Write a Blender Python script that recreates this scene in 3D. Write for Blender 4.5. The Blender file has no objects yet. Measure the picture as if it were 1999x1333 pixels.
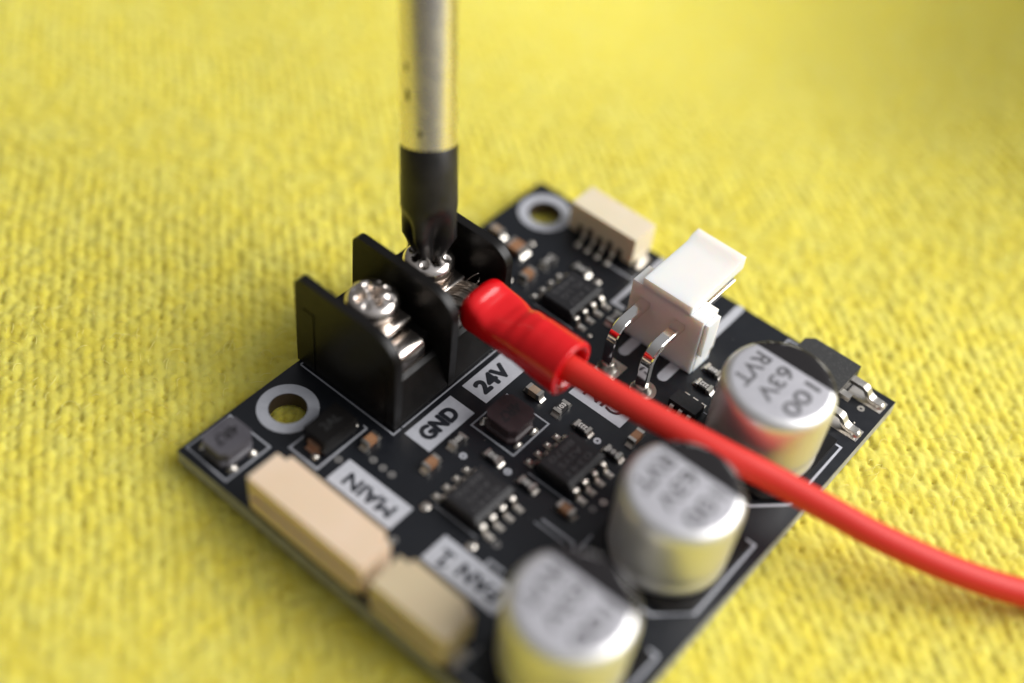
import bpy, bmesh, math, random
import numpy as np
from mathutils import Vector, Matrix, Euler

random.seed(7); rng = np.random.default_rng(7)
S = 0.001                       # every shape below is written in millimetres
scene = bpy.context.scene
COL = scene.collection

# ------------------------------------------------------------------ camera
cam_d = bpy.data.cameras.new("camera"); cam = bpy.data.objects.new("camera", cam_d); COL.objects.link(cam)
cam.location = Vector((60.977, -39.835, 93.916)) * S
cam.rotation_euler = Euler((0.732, -0.087, 0.701), 'XYZ')
cam_d.sensor_width = 36.0; cam_d.lens = 46.68
cam_d.clip_start = 0.002; cam_d.clip_end = 20.0
cam_d.dof.use_dof = True; cam_d.dof.focus_distance = 122.5 * S; cam_d.dof.aperture_fstop = 6.2
cam_d.dof.aperture_blades = 0
scene.camera = cam

# ------------------------------------------------------------------ world (dim room)
w = bpy.data.worlds.new("World"); scene.world = w; w.use_nodes = True
nt = w.node_tree; bg = nt.nodes["Background"]
tc = nt.nodes.new("ShaderNodeTexCoord"); dp = nt.nodes.new("ShaderNodeVectorMath"); dp.operation = 'DOT_PRODUCT'
dp.inputs[1].default_value = Vector((.55, .45, .70)).normalized()      # the room is brighter towards its window and ceiling
mr = nt.nodes.new("ShaderNodeMapRange"); mr.inputs[1].default_value = -1; mr.inputs[2].default_value = 1
cr = nt.nodes.new("ShaderNodeValToRGB")
nt.links.new(tc.outputs["Generated"], dp.inputs[0]); nt.links.new(dp.outputs["Value"], mr.inputs[0]); nt.links.new(mr.outputs[0], cr.inputs[0]); nt.links.new(cr.outputs[0], bg.inputs[0])
cr.color_ramp.elements[0].position = 0.15; cr.color_ramp.elements[0].color = (0.15, 0.135, 0.115, 1)
cr.color_ramp.elements[1].position = 1.0; cr.color_ramp.elements[1].color = (0.90, 0.93, 1.0, 1)
e = cr.color_ramp.elements.new(0.6); e.color = (0.34, 0.335, 0.34, 1)
bg.inputs[1].default_value = 0.54

# ------------------------------------------------------------------ lamps: daylight window at the right, sky light above
def area(name, loc, target, sx, sy, power, col):
    d = bpy.data.lights.new(name, 'AREA'); d.shape = 'RECTANGLE'; d.size = sx * S; d.size_y = sy * S
    d.energy = power; d.color = col
    o = bpy.data.objects.new(name, d); COL.objects.link(o); o.location = Vector(loc) * S
    o.rotation_euler = (Vector(target) - Vector(loc)).to_track_quat('-Z', 'Y').to_euler(); return o
area("window_light", (430, 370, 400), (22, 30, 0), 640, 500, 8.0, (1.0, 0.985, 0.97))

# ------------------------------------------------------------------ exposure
scene.view_settings.view_transform = 'Standard'; scene.view_settings.look = 'None'
scene.view_settings.exposure = 0.0; scene.view_settings.gamma = 1.0
scene.cycles.max_bounces = 8

# ------------------------------------------------------------------ materials
def mat(name, col, rough=0.5, metal=0.0, spec=0.5, noise=None, bump=None, sss=0.0, sssr=(1, .5, .3), coat=0.0,
        sheen=0.0, aniso=0.0, rvar=0.0):
    m = bpy.data.materials.new(name); m.use_nodes = True; n = m.node_tree; b = n.nodes["Principled BSDF"]
    b.inputs["Base Color"].default_value = (*col, 1); b.inputs["Roughness"].default_value = rough
    b.inputs["Metallic"].default_value = metal; b.inputs["Specular IOR Level"].default_value = spec
    t = n.nodes.new("ShaderNodeTexCoord")
    if noise:       # (second colour, scale per metre, lo, hi)
        c2, sc, lo, hi = noise
        x = n.nodes.new("ShaderNodeTexNoise"); x.inputs["Scale"].default_value = sc; x.inputs["Detail"].default_value = 4
        n.links.new(t.outputs["Object"], x.inputs["Vector"])
        r = n.nodes.new("ShaderNodeMapRange"); r.inputs[1].default_value = lo; r.inputs[2].default_value = hi
        n.links.new(x.outputs[0], r.inputs[0])
        mx = n.nodes.new("ShaderNodeMix"); mx.data_type = 'RGBA'
        mx.inputs[6].default_value = (*col, 1); mx.inputs[7].default_value = (*c2, 1)
        n.links.new(r.outputs[0], mx.inputs[0]); n.links.new(mx.outputs[2], b.inputs["Base Color"])
    if rvar:
        x = n.nodes.new("ShaderNodeTexNoise"); x.inputs["Scale"].default_value = 900; x.inputs["Detail"].default_value = 5
        n.links.new(t.outputs["Object"], x.inputs["Vector"])
        r = n.nodes.new("ShaderNodeMapRange"); r.inputs[1].default_value = .3; r.inputs[2].default_value = .7
        r.inputs[3].default_value = max(0, rough - rvar); r.inputs[4].default_value = rough + rvar
        n.links.new(x.outputs[0], r.inputs[0]); n.links.new(r.outputs[0], b.inputs["Roughness"])
    if bump:        # (scale per metre, strength, distance mm)
        x = n.nodes.new("ShaderNodeTexNoise"); x.inputs["Scale"].default_value = bump[0]; x.inputs["Detail"].default_value = 3
        n.links.new(t.outputs["Object"], x.inputs["Vector"])
        bp = n.nodes.new("ShaderNodeBump"); bp.inputs["Strength"].default_value = bump[1]; bp.inputs["Distance"].default_value = bump[2] * S
        n.links.new(x.outputs[0], bp.inputs["Height"]); n.links.new(bp.outputs[0], b.inputs["Normal"])
    if sss:
        b.inputs["Subsurface Weight"].default_value = sss; b.inputs["Subsurface Radius"].default_value = sssr
        b.inputs["Subsurface Scale"].default_value = 1.0 * S
    if coat: b.inputs["Coat Weight"].default_value = coat; b.inputs["Coat Roughness"].default_value = 0.12
    if sheen: b.inputs["Sheen Weight"].default_value = sheen; b.inputs["Sheen Roughness"].default_value = 0.5; b.inputs["Sheen Tint"].default_value = (1, .95, .55, 1)
    if aniso: b.inputs["Anisotropic"].default_value = aniso
    return m
M = {
 'mask':   mat('black_solder_mask', (.0062, .0070, .0098), .36, spec=.42, noise=((.009, .0105, .014), 160, .35, .7), bump=(2600, .10, .02), rvar=.05),
 'core':   mat('board_core', (.36, .37, .38), .6, noise=((.26, .26, .25), 900, .3, .7)),
 'hole':   mat('hole_wall', (.055, .035, .022), .6),
 'silk':   mat('white_silkscreen', (.50, .51, .55), .5, noise=((.44, .45, .49), 1500, .3, .7), bump=(9000, .25, .02)),
 'dsilk':  mat('thin_silkscreen', (.34, .35, .38), .5),
 'inkblk': mat('mask_in_lettering', (.010, .012, .018), .4),
 'tin':    mat('tinned_solder', (.56, .53, .48), .34, 1.0, bump=(1800, .5, .06), rvar=.08),
 'leads':  mat('tinned_lead', (.74, .69, .62), .30, 1.0, bump=(2500, .25, .03), rvar=.08),
 'bright': mat('bright_nickel', (.74, .67, .61), .20, 1.0, bump=(900, .12, .05), rvar=.05),
 'pin':    mat('polished_pin', (.80, .77, .73), .10, 1.0, bump=(420, .12, .05)),
 'chrome': mat('chrome_shaft', (.84, .78, .69), .27, 1.0, rvar=.04),
 'bit':    mat('blackened_steel', (.008, .007, .007), .38, 0.0, spec=.42, noise=((.018, .016, .016), 500, .35, .7), rvar=.08),
 'can':    mat('aluminium_can', (.76, .75, .75), .44, .85, bump=(500, .06, .05), rvar=.04),
 'cantop': mat('can_top_lacquer', (.58, .57, .60), .46, .55, noise=((.52, .51, .54), 700, .3, .7)),
 'capink': mat('capacitor_print', (.085, .082, .088), .5, noise=((.17, .165, .17), 2500, .45, .7)),
 'capblk': mat('capacitor_stripe', (.010, .008, .009), .50, spec=.28),
 'blkpl':  mat('black_moulding', (.0060, .0052, .0048), .36, spec=.26, rvar=.05, bump=(1200, .10, .04)),
 'epoxy':  mat('black_epoxy', (.010, .0095, .011), .50, spec=.4, noise=((.016, .015, .017), 4000, .4, .7), bump=(7000, .35, .03)),
 'epoxyR': mat('rough_epoxy', (.022, .022, .022), .62, noise=((.060, .058, .055), 5200, .56, .70), bump=(6000, .5, .05)),
 'mark':   mat('laser_mark', (.055, .053, .055), .6),
 'ferr':   mat('ferrite_grey', (.085, .080, .090), .50, noise=((.065, .060, .070), 900, .35, .7), bump=(4000, .3, .03)),
 'ferrB':  mat('ferrite_brown', (.030, .018, .020), .45, noise=((.040, .024, .026), 900, .35, .7), bump=(4000, .3, .03)),
 'dmark':  mat('dark_print', (.012, .010, .012), .6),
 'beige':  mat('beige_nylon', (.76, .59, .44), .50, sss=.25, noise=((.72, .55, .38), 160, .35, .7), bump=(1600, .2, .04)),
 'ivory':  mat('ivory_nylon', (.60, .49, .31), .50, sss=.25, noise=((.56, .45, .29), 160, .35, .7), bump=(1600, .2, .04)),
 'cream':  mat('cream_nylon', (.76, .66, .49), .50, sss=.25, noise=((.72, .62, .43), 160, .35, .7), bump=(1600, .2, .04)),
 'white':  mat('white_nylon', (.84, .805, .77), .45, sss=.7, sssr=(2.2, 1.4, .9), noise=((.87, .82, .77), 150, .35, .7), bump=(900, .12, .05)),
 'mlcc':   mat('ceramic_brown', (.33, .165, .08), .45, noise=((.26, .125, .06), 1500, .35, .7)),
 'mlccg':  mat('ceramic_tan', (.36, .27, .19), .45, noise=((.28, .20, .14), 1500, .35, .7)),
 'resis':  mat('resistor_black', (.020, .018, .018), .4),
 'resw':   mat('resistor_print', (.60, .58, .55), .5),
 'copper': mat('copper_pad', (.55, .33, .22), .45, .7),
 'red':    mat('red_vinyl', (.64, .005, .008), .20, sss=.08, sssr=(1, .12, .08), bump=(260, .25, .10), rvar=.04),
 'redw':   mat('red_silicone', (.66, .022, .013), .52, sss=.08, sssr=(1, .15, .08), bump=(1500, .10, .04)),
 'strand': mat('tinned_strand', (.46, .41, .36), .36, 1.0),
 'viag':   mat('dull_via', (.16, .155, .15), .5),
 'redpt':  mat('red_paint', (.5, .02, .015), .4),
}

# ------------------------------------------------------------------ helpers
def link(name, me, m, parent=None, label=None):
    if m is not None: me.materials.append(m)
    o = bpy.data.objects.new(name, me); COL.objects.link(o)
    if parent: o.parent = parent
    if label: o['label'] = label
    return o
def obj(name, bm, m, parent=None, smooth=False, label=None, bevel=0, seg=2, auto=None):
    if bevel:
        bmesh.ops.bevel(bm, geom=[e for e in bm.edges if len(e.link_faces) == 2 and e.calc_face_angle(0) > .5], offset=bevel, segments=seg, profile=.5, affect='EDGES')
    bmesh.ops.recalc_face_normals(bm, faces=bm.faces)
    for v in bm.verts: v.co *= S
    me = bpy.data.meshes.new(name); 
    if smooth:
        for f in bm.faces: f.smooth = True
    if auto is not None:
        for f in bm.faces: f.smooth = True
        for e in bm.edges:
            if len(e.link_faces) == 2 and e.calc_face_angle(0) > auto: e.smooth = False
    bm.to_mesh(me); bm.free()
    o = link(name, me, m, parent, label)
    if bevel and (auto is not None or smooth):
        wn = o.modifiers.new('weighted', 'WEIGHTED_NORMAL'); wn.keep_sharp = True
    return o
def box(bm, x0, x1, y0, y1, z0, z1):
    vs = [bm.verts.new((x, y, z)) for z in (z0, z1) for x, y in ((x0, y0), (x1, y0), (x1, y1), (x0, y1))]
    for f in ((3,2,1,0),(4,5,6,7),(0,1,5,4),(1,2,6,5),(2,3,7,6),(3,0,4,7)): bm.faces.new([vs[i] for i in f])
    return vs
def prism(bm, pts, axis, a, b):
    """polygon pts extruded along axis (0,1,2) from a to b"""
    def P(p, c):
        q = list(p); q.insert(axis, c); return q
    A = [bm.verts.new(P(p, a)) for p in pts]; B = [bm.verts.new(P(p, b)) for p in pts]
    bm.faces.new(A[::-1]); bm.faces.new(B); n = len(pts)
    for i in range(n): bm.faces.new((A[i], A[(i+1) % n], B[(i+1) % n], B[i]))
def lathe(bm, prof, c=(0, 0), n=48, cap0=True, cap1=True, jit=None):
    rings = []
    for r, z in prof:
        rings.append([bm.verts.new((c[0]+r*math.cos(2*math.pi*i/n), c[1]+r*math.sin(2*math.pi*i/n), z)) for i in range(n)])
    for a, b in zip(rings, rings[1:]):
        for i in range(n): bm.faces.new((a[i], a[(i+1) % n], b[(i+1) % n], b[i]))
    if cap0: bm.faces.new(rings[0][::-1])
    if cap1: bm.faces.new(rings[-1])
def ring(bm, cx, cy, r0, r1, z0, z1, n=40):
    P = [[bm.verts.new((cx+r*math.cos(2*math.pi*i/n), cy+r*math.sin(2*math.pi*i/n), z)) for i in range(n)] for r, z in ((r0, z0), (r1, z0), (r1, z1), (r0, z1))]
    for k in range(4):
        a, b = P[k], P[(k+1) % 4]
        for i in range(n): bm.faces.new((a[i], a[(i+1) % n], b[(i+1) % n], b[i]))
def disc(bm, cx, cy, r, z0, z1, n=24, sq=1.0, rot=0):
    P = []
    for z in (z0, z1):
        P.append([bm.verts.new((cx+r*math.cos(2*math.pi*i/n+rot), cy+sq*r*math.sin(2*math.pi*i/n+rot), z)) for i in range(n)])
    bm.faces.new(P[0][::-1]); bm.faces.new(P[1])
    for i in range(n): bm.faces.new((P[0][i], P[0][(i+1) % n], P[1][(i+1) % n], P[1][i]))
def sweep(bm, path, sect, up=(0, 0, 1), caps=True):
    """sweep section functions along a path; sect(i,t)->list of (a,b) offsets in side/up frame"""
    path = [Vector(p) for p in path]; rings = []; n = len(path)
    for i, p in enumerate(path):
        t = (path[min(i+1, n-1)] - path[max(i-1, 0)]).normalized()
        s = t.cross(Vector(up)).normalized(); u = s.cross(t).normalized()
        rings.append([bm.verts.new(p + s*a + u*b) for a, b in sect(i, i/(n-1))])
    m = len(rings[0])
    for a, b in zip(rings, rings[1:]):
        for i in range(m): bm.faces.new((a[i], a[(i+1) % m], b[(i+1) % m], b[i]))
    if caps: bm.faces.new(rings[0][::-1]); bm.faces.new(rings[-1])
    return rings
def circ(r, n=12, ry=None): 
    ry = r if ry is None else ry
    return [(r*math.cos(2*math.pi*i/n), ry*math.sin(2*math.pi*i/n)) for i in range(n)]
def catmull(P, k=8):
    P = [Vector(p) for p in P]; out = []
    Q = [2*P[0]-P[1]] + P + [2*P[-1]-P[-2]]
    for i in range(1, len(Q)-2):
        a, b, c, d = Q[i-1:i+3]
        for j in range(k):
            t = j/k; out.append(.5*((2*b)+(c-a)*t+(2*a-5*b+4*c-d)*t*t+(3*b-a-3*c+d)*t**3))
    out.append(P[-1]); return out
_txt = {}
def text(name, s, cx, cy, z, w_, h_, rot, m, parent, bold=.02):
    """flat lettering fitted into w_ x h_ mm (before rotation), centre cx,cy"""
    cu = bpy.data.curves.new('lettering', 'FONT'); cu.body = s; cu.size = 1; cu.resolution_u = 5
    o = bpy.data.objects.new('lettering_source', cu); COL.objects.link(o)
    bpy.context.view_layer.update()
    me = bpy.data.meshes.new_from_object(o); bpy.data.objects.remove(o); bpy.data.curves.remove(cu)
    xs = [v.co.x for v in me.vertices]; ys = [v.co.y for v in me.vertices]
    x0, x1, y0, y1 = min(xs), max(xs), min(ys), max(ys); c, s_ = math.cos(rot), math.sin(rot)
    base = [((v.co.x-x0)/(x1-x0)-.5, (v.co.y-y0)/(y1-y0)-.5) for v in me.vertices]; polys = [tuple(p.vertices) for p in me.polygons]
    bpy.data.meshes.remove(me); sh = bold*h_; V, F = [], []
    offs = [(0, 0)] if bold <= 0 else [(0, 0), (sh, 0), (-sh, 0), (0, sh), (0, -sh), (sh*.7, sh*.7), (-sh*.7, sh*.7), (sh*.7, -sh*.7), (-sh*.7, -sh*.7)]
    for k, (ox, oy) in enumerate(offs):
        n0 = len(V)
        for a, b in base:
            a = a*(w_-2*max(sh, 0))+ox; b = b*(h_-2*max(sh, 0))+oy
            V.append((Vector((cx+a*c-b*s_, cy+a*s_+b*c, z+k*.0008))*S)[:])
        F += [tuple(n0+i for i in p) for p in polys]
    me = bpy.data.meshes.new(name); me.from_pydata(V, [], F)
    me.materials.clear()
    return link(name, me, m, parent)
def thing(name, label, cat, group=None):
    o = bpy.data.objects.new(name, None); COL.objects.link(o); o['label'] = label; o['category'] = cat
    if group: o['group'] = group
    o.empty_display_size = .01
    return o

# ------------------------------------------------------------------ yellow cloth (real relief: rows of loops)
RIGHT = np.array([.7640, .6452]); RIGHT /= np.linalg.norm(RIGHT); FWD = np.array([-RIGHT[1], RIGHT[0]])
ROW = np.array([-.7693, .6389]); ROW /= np.linalg.norm(ROW)      # direction of the loop rows
def hill(u, v):
    """slow waves of the cloth, mm; u to the right, v away"""
    ss = lambda t: np.clip(t, 0, 1)**2*(3-2*np.clip(t, 0, 1))
    h = -11.0*ss((u+32)/66)*ss((v-34)/50)
    h = h + 10.0*np.clip((u-34+.10*(70-v))/34, 0, 1.6)**2*ss((v-8)/46)
    h = h + 3.0*np.clip((-u-38)/40, 0, 1)**2*np.clip((v-5)/50, 0, 1)
    h = h - 0.9*np.exp(-(((u+20)/16)**2+((v+16)/14)**2))
    return h
def hash2(i, j, k):
    x = np.sin(i*127.1+j*311.7+k*74.7)*43758.5453; return x-np.floor(x)
def loops(x, y):
    """height 0..1 of the knitted loops: jittered pillows laid in rows along ROW"""
    across = np.array([ROW[1], -ROW[0]]); a = (x*across[0]+y*across[1]); b = (x*ROW[0]+y*ROW[1])
    a = a + .45*np.sin(b*.09+a*.04) + .10*np.sin(b*.41+1.3)
    pa, pb = 1.06, 1.12
    A = a/pa; best = np.zeros_like(a); sec = np.zeros_like(a); pit = np.zeros_like(a)
    ia = np.floor(A)
    for di in (-1, 0, 1):
        I = ia+di; B = b/pb+.5*np.mod(I, 2); ib = np.floor(B)
        for dj in (-1, 0, 1):
            J = ib+dj
            ca = I+.5+.27*(hash2(I, J, 1)-.5); cb = J+.5+.42*(hash2(I, J, 2)-.5)
            th = (hash2(I, J, 5)-.5)*.6+.15*(np.mod(I, 2)*2-1)
            da = (A-ca)*pa; db = (B-cb)*pb
            ra = da*np.cos(th)+db*np.sin(th); rb = -da*np.sin(th)+db*np.cos(th)
            sx = .62+.10*hash2(I, J, 3); sy = .66+.14*hash2(I, J, 4)
            d2 = (ra/sx)**2+(rb/sy)**2
            hh = (.72+.28*hash2(I, J, 6))*np.sqrt(np.clip(1-d2*.70, 0, 1))
            best = np.maximum(best, hh) + .12*np.minimum(best, hh)
            pit = np.maximum(pit, (hash2(I, J, 7) > .70)*hash2(I, J, 8)*np.exp(-(((A-I-.02)*pa)**2+((B-J-.25)*pb)**2)/.030))
    return best, pit
def axis(lo, hi, fine_lo, fine_hi, step, grow=1.06):
    mid = list(np.arange(fine_lo, fine_hi, step)); s = step; x = fine_lo; left = []
    while x > lo: s *= grow; x -= s; left.append(x)
    s = step; x = mid[-1]; right = []
    while x < hi: s *= grow; x += s; right.append(x)
    return np.array(left[::-1]+mid+right)
def make_cloth():
    U = axis(-700, 420, -60, 60, .18, 1.025); V = axis(-300, 600, -42, 62, .18, 1.02)
    uu, vv = np.meshgrid(U, V); C0 = np.array([22., 25.])
    x = C0[0]+uu*RIGHT[0]+vv*FWD[0]; y = C0[1]+uu*RIGHT[1]+vv*FWD[1]
    L, pit = loops(x, y)
    fz = np.sin(x*5.1+3*np.sin(y*2.3))*np.sin(y*4.7+2*np.sin(x*3.1))
    slow = .10*np.sin(x*.33+1.7*np.sin(y*.11))+.10*np.sin(y*.41+1.1*np.sin(x*.17))
    z = -2.34 + .66*L - .48*pit + .035*fz + .35*slow + hill(uu, vv)
    ins = (x > -3) & (x < 47) & (y > -3) & (y < 53)
    z = np.where(ins, np.minimum(z, -1.72), z)
    co = np.stack([x, y, z], -1).reshape(-1, 3)*S
    nv, nu = uu.shape; idx = np.arange(nv*nu).reshape(nv, nu)
    q = np.stack([idx[:-1, :-1], idx[:-1, 1:], idx[1:, 1:], idx[1:, :-1]], -1).reshape(-1, 4)
    me = bpy.data.meshes.new("yellow_cloth")
    me.vertices.add(len(co)); me.vertices.foreach_set("co", co.ravel())
    me.loops.add(q.size); me.loops.foreach_set("vertex_index", q.ravel().astype(np.int32))
    me.polygons.add(len(q)); me.polygons.foreach_set("loop_start", np.arange(0, q.size, 4, dtype=np.int32))
    me.polygons.foreach_set("use_smooth", np.ones(len(q), dtype=bool))
    me.update(); me.validate()
    m = mat('yellow_microfibre', (.70, .63, .128), .9, spec=.08, noise=((.70, .595, .082), 420, .35, .65), sheen=.08, sss=.38, sssr=(1.2, .9, .15))
    n = m.node_tree; b = n.nodes["Principled BSDF"]
    t = n.nodes.new("ShaderNodeTexCoord"); x1 = n.nodes.new("ShaderNodeTexNoise"); x1.inputs["Scale"].default_value = 2800; x1.inputs["Detail"].default_value = 4; x1.inputs["Distortion"].default_value = 1.5
    n.links.new(t.outputs["Object"], x1.inputs["Vector"])
    bp = n.nodes.new("ShaderNodeBump"); bp.inputs["Strength"].default_value = .35; bp.inputs["Distance"].default_value = .14*S
    n.links.new(x1.outputs[0], bp.inputs["Height"]); n.links.new(bp.outputs[0], b.inputs["Normal"])
    o = link("cloth", me, m); o['kind'] = 'structure'; o['label'] = 'soft yellow looped cloth spread under the circuit board'; 
    return x, y, z
def make_fibres():
    # loose lint fibres standing on the cloth
    V_, F_ = [], []
    U0 = rng.uniform(-60, 60, 4200); V0 = rng.uniform(-43, 60, 4200)
    for u, v in zip(U0, V0):
        x, y = 22+u*RIGHT[0]+v*FWD[0], 25+u*RIGHT[1]+v*FWD[1]
        if -1.5 < x < 45 and -1.5 < y < 51.5: continue
        L, pit = loops(np.array([x]), np.array([y])); z = -2.34+.66*float(L[0])+float(hill(u, v))
        a = random.uniform(0, 6.28); ln = random.uniform(.5, 1.7); cv = random.uniform(-2.2, 2.2); r = .022; n0 = len(V_); px, py = x, y
        for i in range(6):
            t = i/5; a2 = a+cv*t; px += math.cos(a2)*ln/5; py += math.sin(a2)*ln/5; pz = z+.02+.38*math.sin(t*3.0)*ln*.6
            nx, ny = -math.sin(a2)*r, math.cos(a2)*r
            V_ += [((px+nx)*S, (py+ny)*S, pz*S), ((px-nx)*S, (py-ny)*S, pz*S), (px*S, py*S, (pz+r*1.6)*S)]
            if i:
                b = n0+3*i
                for q, w2 in ((0, 1), (1, 2), (2, 0)): F_.append((b-3+q, b-3+w2, b+w2, b+q))
    me = bpy.data.meshes.new("cloth_fibres"); me.from_pydata(V_, [], F_); me.update()
    o = link("cloth_fibres", me, mat('yellow_fibre', (.84, .78, .26), .7, sheen=.3)); o['kind'] = 'stuff'
    o['label'] = 'loose pale yellow lint fibres standing on the cloth'; o['category'] = 'lint'
make_cloth(); make_fibres()

# ------------------------------------------------------------------ circuit board
W, H, T = 43.655, 50.0, 1.6
board = thing("circuit_board", "black square circuit board with capacitors, connectors and screw terminals lying on yellow cloth", "circuit board")
HOLES = [(3.42, 9.81), (3.40, 46.46)]
def panel():
    # top and bottom sheets with two round holes, outer edge and hole walls
    bm = bmesh.new(); n = 40
    def sheet(z, flip):
        es = []
        vs = [bm.verts.new(p) for p in ((0, 0, z), (W, 0, z), (W, H, z), (0, H, z))]
        for i in range(4): es.append(bm.edges.new((vs[i], vs[(i+1) % 4])))
        hr = []
        for hx, hy in HOLES:
            r = [bm.verts.new((hx+1.72*math.cos(2*math.pi*i/n), hy+1.72*math.sin(2*math.pi*i/n), z)) for i in range(n)]
            hr.append(r)
            for i in range(n): es.append(bm.edges.new((r[i], r[(i+1) % n])))
        bmesh.ops.triangle_fill(bm, use_beauty=True, use_dissolve=False, edges=es)
        return vs, hr
    a, ha = sheet(0, 0); b, hb = sheet(-T, 1)
    for i in range(4):
        f = bm.faces.new((a[i], a[(i+1) % 4], b[(i+1) % 4], b[i])); f.material_index = 1
    for r, s in zip(ha, hb):
        for i in range(n):
            f = bm.faces.new((r[i], r[(i+1) % n], s[(i+1) % n], s[i])); f.material_index = 2
    o = obj("board_panel", bm, M['mask'], board); o.data.materials.append(M['core']); o.data.materials.append(M['hole']); return o
panel_o = panel()
for hx, hy in HOLES:
    bm = bmesh.new(); ring(bm, hx, hy, 1.76, 2.82, -.01, .03, 56); obj("mounting_ring", bm, M['silk'], panel_o)
def line(pts, w_=.16, m='dsilk', name="silkscreen_line", z=.012, parent=None):
    bm = bmesh.new(); P = [Vector((a, b, 0)) for a, b in pts]; n = len(P); L = []; R_ = []
    closed = (P[0]-P[-1]).length < 1e-6
    if closed: P = P[:-1]; n -= 1
    for i in range(n):
        if closed: a, c = P[i-1], P[(i+1) % n]
        else: a, c = P[max(i-1, 0)], P[min(i+1, n-1)]
        d1 = (P[i]-a).normalized() if (P[i]-a).length else (c-P[i]).normalized()
        d2 = (c-P[i]).normalized() if (c-P[i]).length else d1
        nn = Vector((-(d1+d2).y, (d1+d2).x, 0)).normalized(); k = 1/max(.4, nn.dot(Vector((-d1.y, d1.x, 0))))
        L.append(P[i]+nn*k*w_/2); R_.append(P[i]-nn*k*w_/2)
    rng_ = range(n) if closed else range(n-1)
    tv = [[bm.verts.new((q.x, q.y, zz)) for q in Q] for zz in (0.0+.003, z) for Q in (L, R_)]
    for i in rng_:
        j = (i+1) % n
        bm.faces.new((tv[2][i], tv[3][i], tv[3][j], tv[2][j])); bm.faces.new((tv[0][i], tv[2][i], tv[2][j], tv[0][j])); bm.faces.new((tv[1][i], tv[1][j], tv[3][j], tv[3][i]))
    return obj(name, bm, M[m], parent or panel_o)
def sheet(x0, x1, y0, y1, m='silk', name="printed_label", z=.014, parent=None, label=None):
    bm = bmesh.new(); box(bm, x0, x1, y0, y1, .002, z); return obj(name, bm, M[m], parent or panel_o, label=label)
# printed labels and their lettering
sheet(12.85, 15.82, 15.0, 21.10); text("label_lettering", "GND", 14.28, 17.95, .020, 4.35, 1.75, math.pi/2, M['inkblk'], panel_o, .075)
sheet(12.85, 15.82, 22.70, 28.80); text("label_lettering", "24V", 14.28, 25.35, .020, 4.0, 1.80, math.pi/2, M['inkblk'], panel_o, .075)
sheet(11.37, 18.92, 6.70, 9.62); text("label_lettering", "MAIN", 15.25, 8.02, .020, 5.5, 1.5, math.pi, M['inkblk'], panel_o, .05)
sheet(22.68, 30.70, 6.45, 9.55); text("label_lettering", "FAN", 27.75, 7.90, .020, 4.1, 1.5, math.pi, M['inkblk'], panel_o, .05)
bm = bmesh.new(); prism(bm, [(23.55, 8.62), (24.75, 8.62), (24.75, 8.34), (24.32, 8.34), (24.32, 7.15), (24.72, 7.42), (24.86, 7.16), (24.30, 6.78), (23.98, 6.78), (23.98, 8.34), (23.55, 8.34)], 2, .012, .020); obj("label_lettering", bm, M['inkblk'], panel_o)
sheet(20.45, 26.45, 29.02, 32.0); text("label_lettering", "CIN", 23.55, 30.62, .020, 4.2, 1.62, math.pi, M['inkblk'], panel_o, .02)
# thin outlines
line([(.45, 14.2), (12.25, 14.2), (12.25, 15.15)]); line([(12.25, 15.35), (12.25, 31.0), (.45, 31.0), (.45, 14.2)])
line([(.35, .80), (5.45, .70), (5.45, 5.75), (.35, 5.75), (.35, .80)], .20)
line([(16.5, 19.87), (21.47, 19.87), (21.47, 24.85), (16.5, 24.85), (16.5, 19.87)], .16)
line([(10.05, 13.1), (10.08, 6.9), (6.70, 6.9), (6.70, 9.4)], .22); line([(6.70, 12.0), (6.70, 13.12), (8.3, 13.12)], .16); line([(10.05, 13.1), (9.6, 13.1)], .16)
for cy, yt in ((36.3, 41.5), (21.5, 26.95), (7.15, 12.65)):
    # capacitor outline with two cut corners, drawn in two halves
    line([(41.7, yt), (42.6, yt), (42.6, cy-3.55), (40.0, cy-6.2), (38.9, cy-6.2)], .22, 'silk')
    line([(35.0, cy-6.2), (31.75, cy-6.2), (31.75, cy-3.3)], .2); line([(31.75, cy+2.7), (31.75, cy+5.2), (34.6, cy+5.2)], .2)
line([(27.6, 16.4), (31.0, 16.4), (31.4, 15.9), (31.4, 14.9)], .26, 'dsilk'); line([(27.3, 15.75), (30.4, 15.75)], .14)
line([(28.6, 10.2), (27.05, 10.2), (27.05, 8.5), (29.3, 8.5)], .26, 'dsilk')
for x0, y0 in ((19.9, 11.15), (23.6, 19.35), (10.9, 35.55)): line([(x0, y0), (x0+4.9, y0)], .13)
line([(31.0, 36.0), (31.55, 36.0), (31.55, 35.4)], .12); line([(28.8, 36.6), (29.6, 36.6)], .12); line([(31.5, 34.7), (31.5, 34.0)], .12)
line([(31.9, 34.4), (31.9, 30.9)], .12, 'silk')
line([(33.0, 49.5), (31.9, 49.5), (31.9, 48.6)], .16, 'silk')
# broad white marks round the pin header
line([(17.75, 41.3), (16.45, 41.3), (16.45, 49.55), (17.6, 49.55)], .55, 'silk')
for pts in ([(26.05, 44.2), (26.05, 49.55)],): line(pts, .9, 'silk'); 
for cx in (21.15, 25.75):
    line([(cx-.05, 36.85), (cx-.05, 40.5)], 1.1, 'silk'); bm = bmesh.new(); disc(bm, cx-.05, 36.85, .55, .002, .013, 24); obj("silkscreen_dot", bm, M['silk'], panel_o)
bm = bmesh.new(); disc(bm, 26.05, 49.55, .45, .002, .0125, 24); obj("silkscreen_dot", bm, M['silk'], panel_o)
line([(12.6, 45.15), (15.9, 45.15), (15.9, 46.0)], .18)
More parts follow.
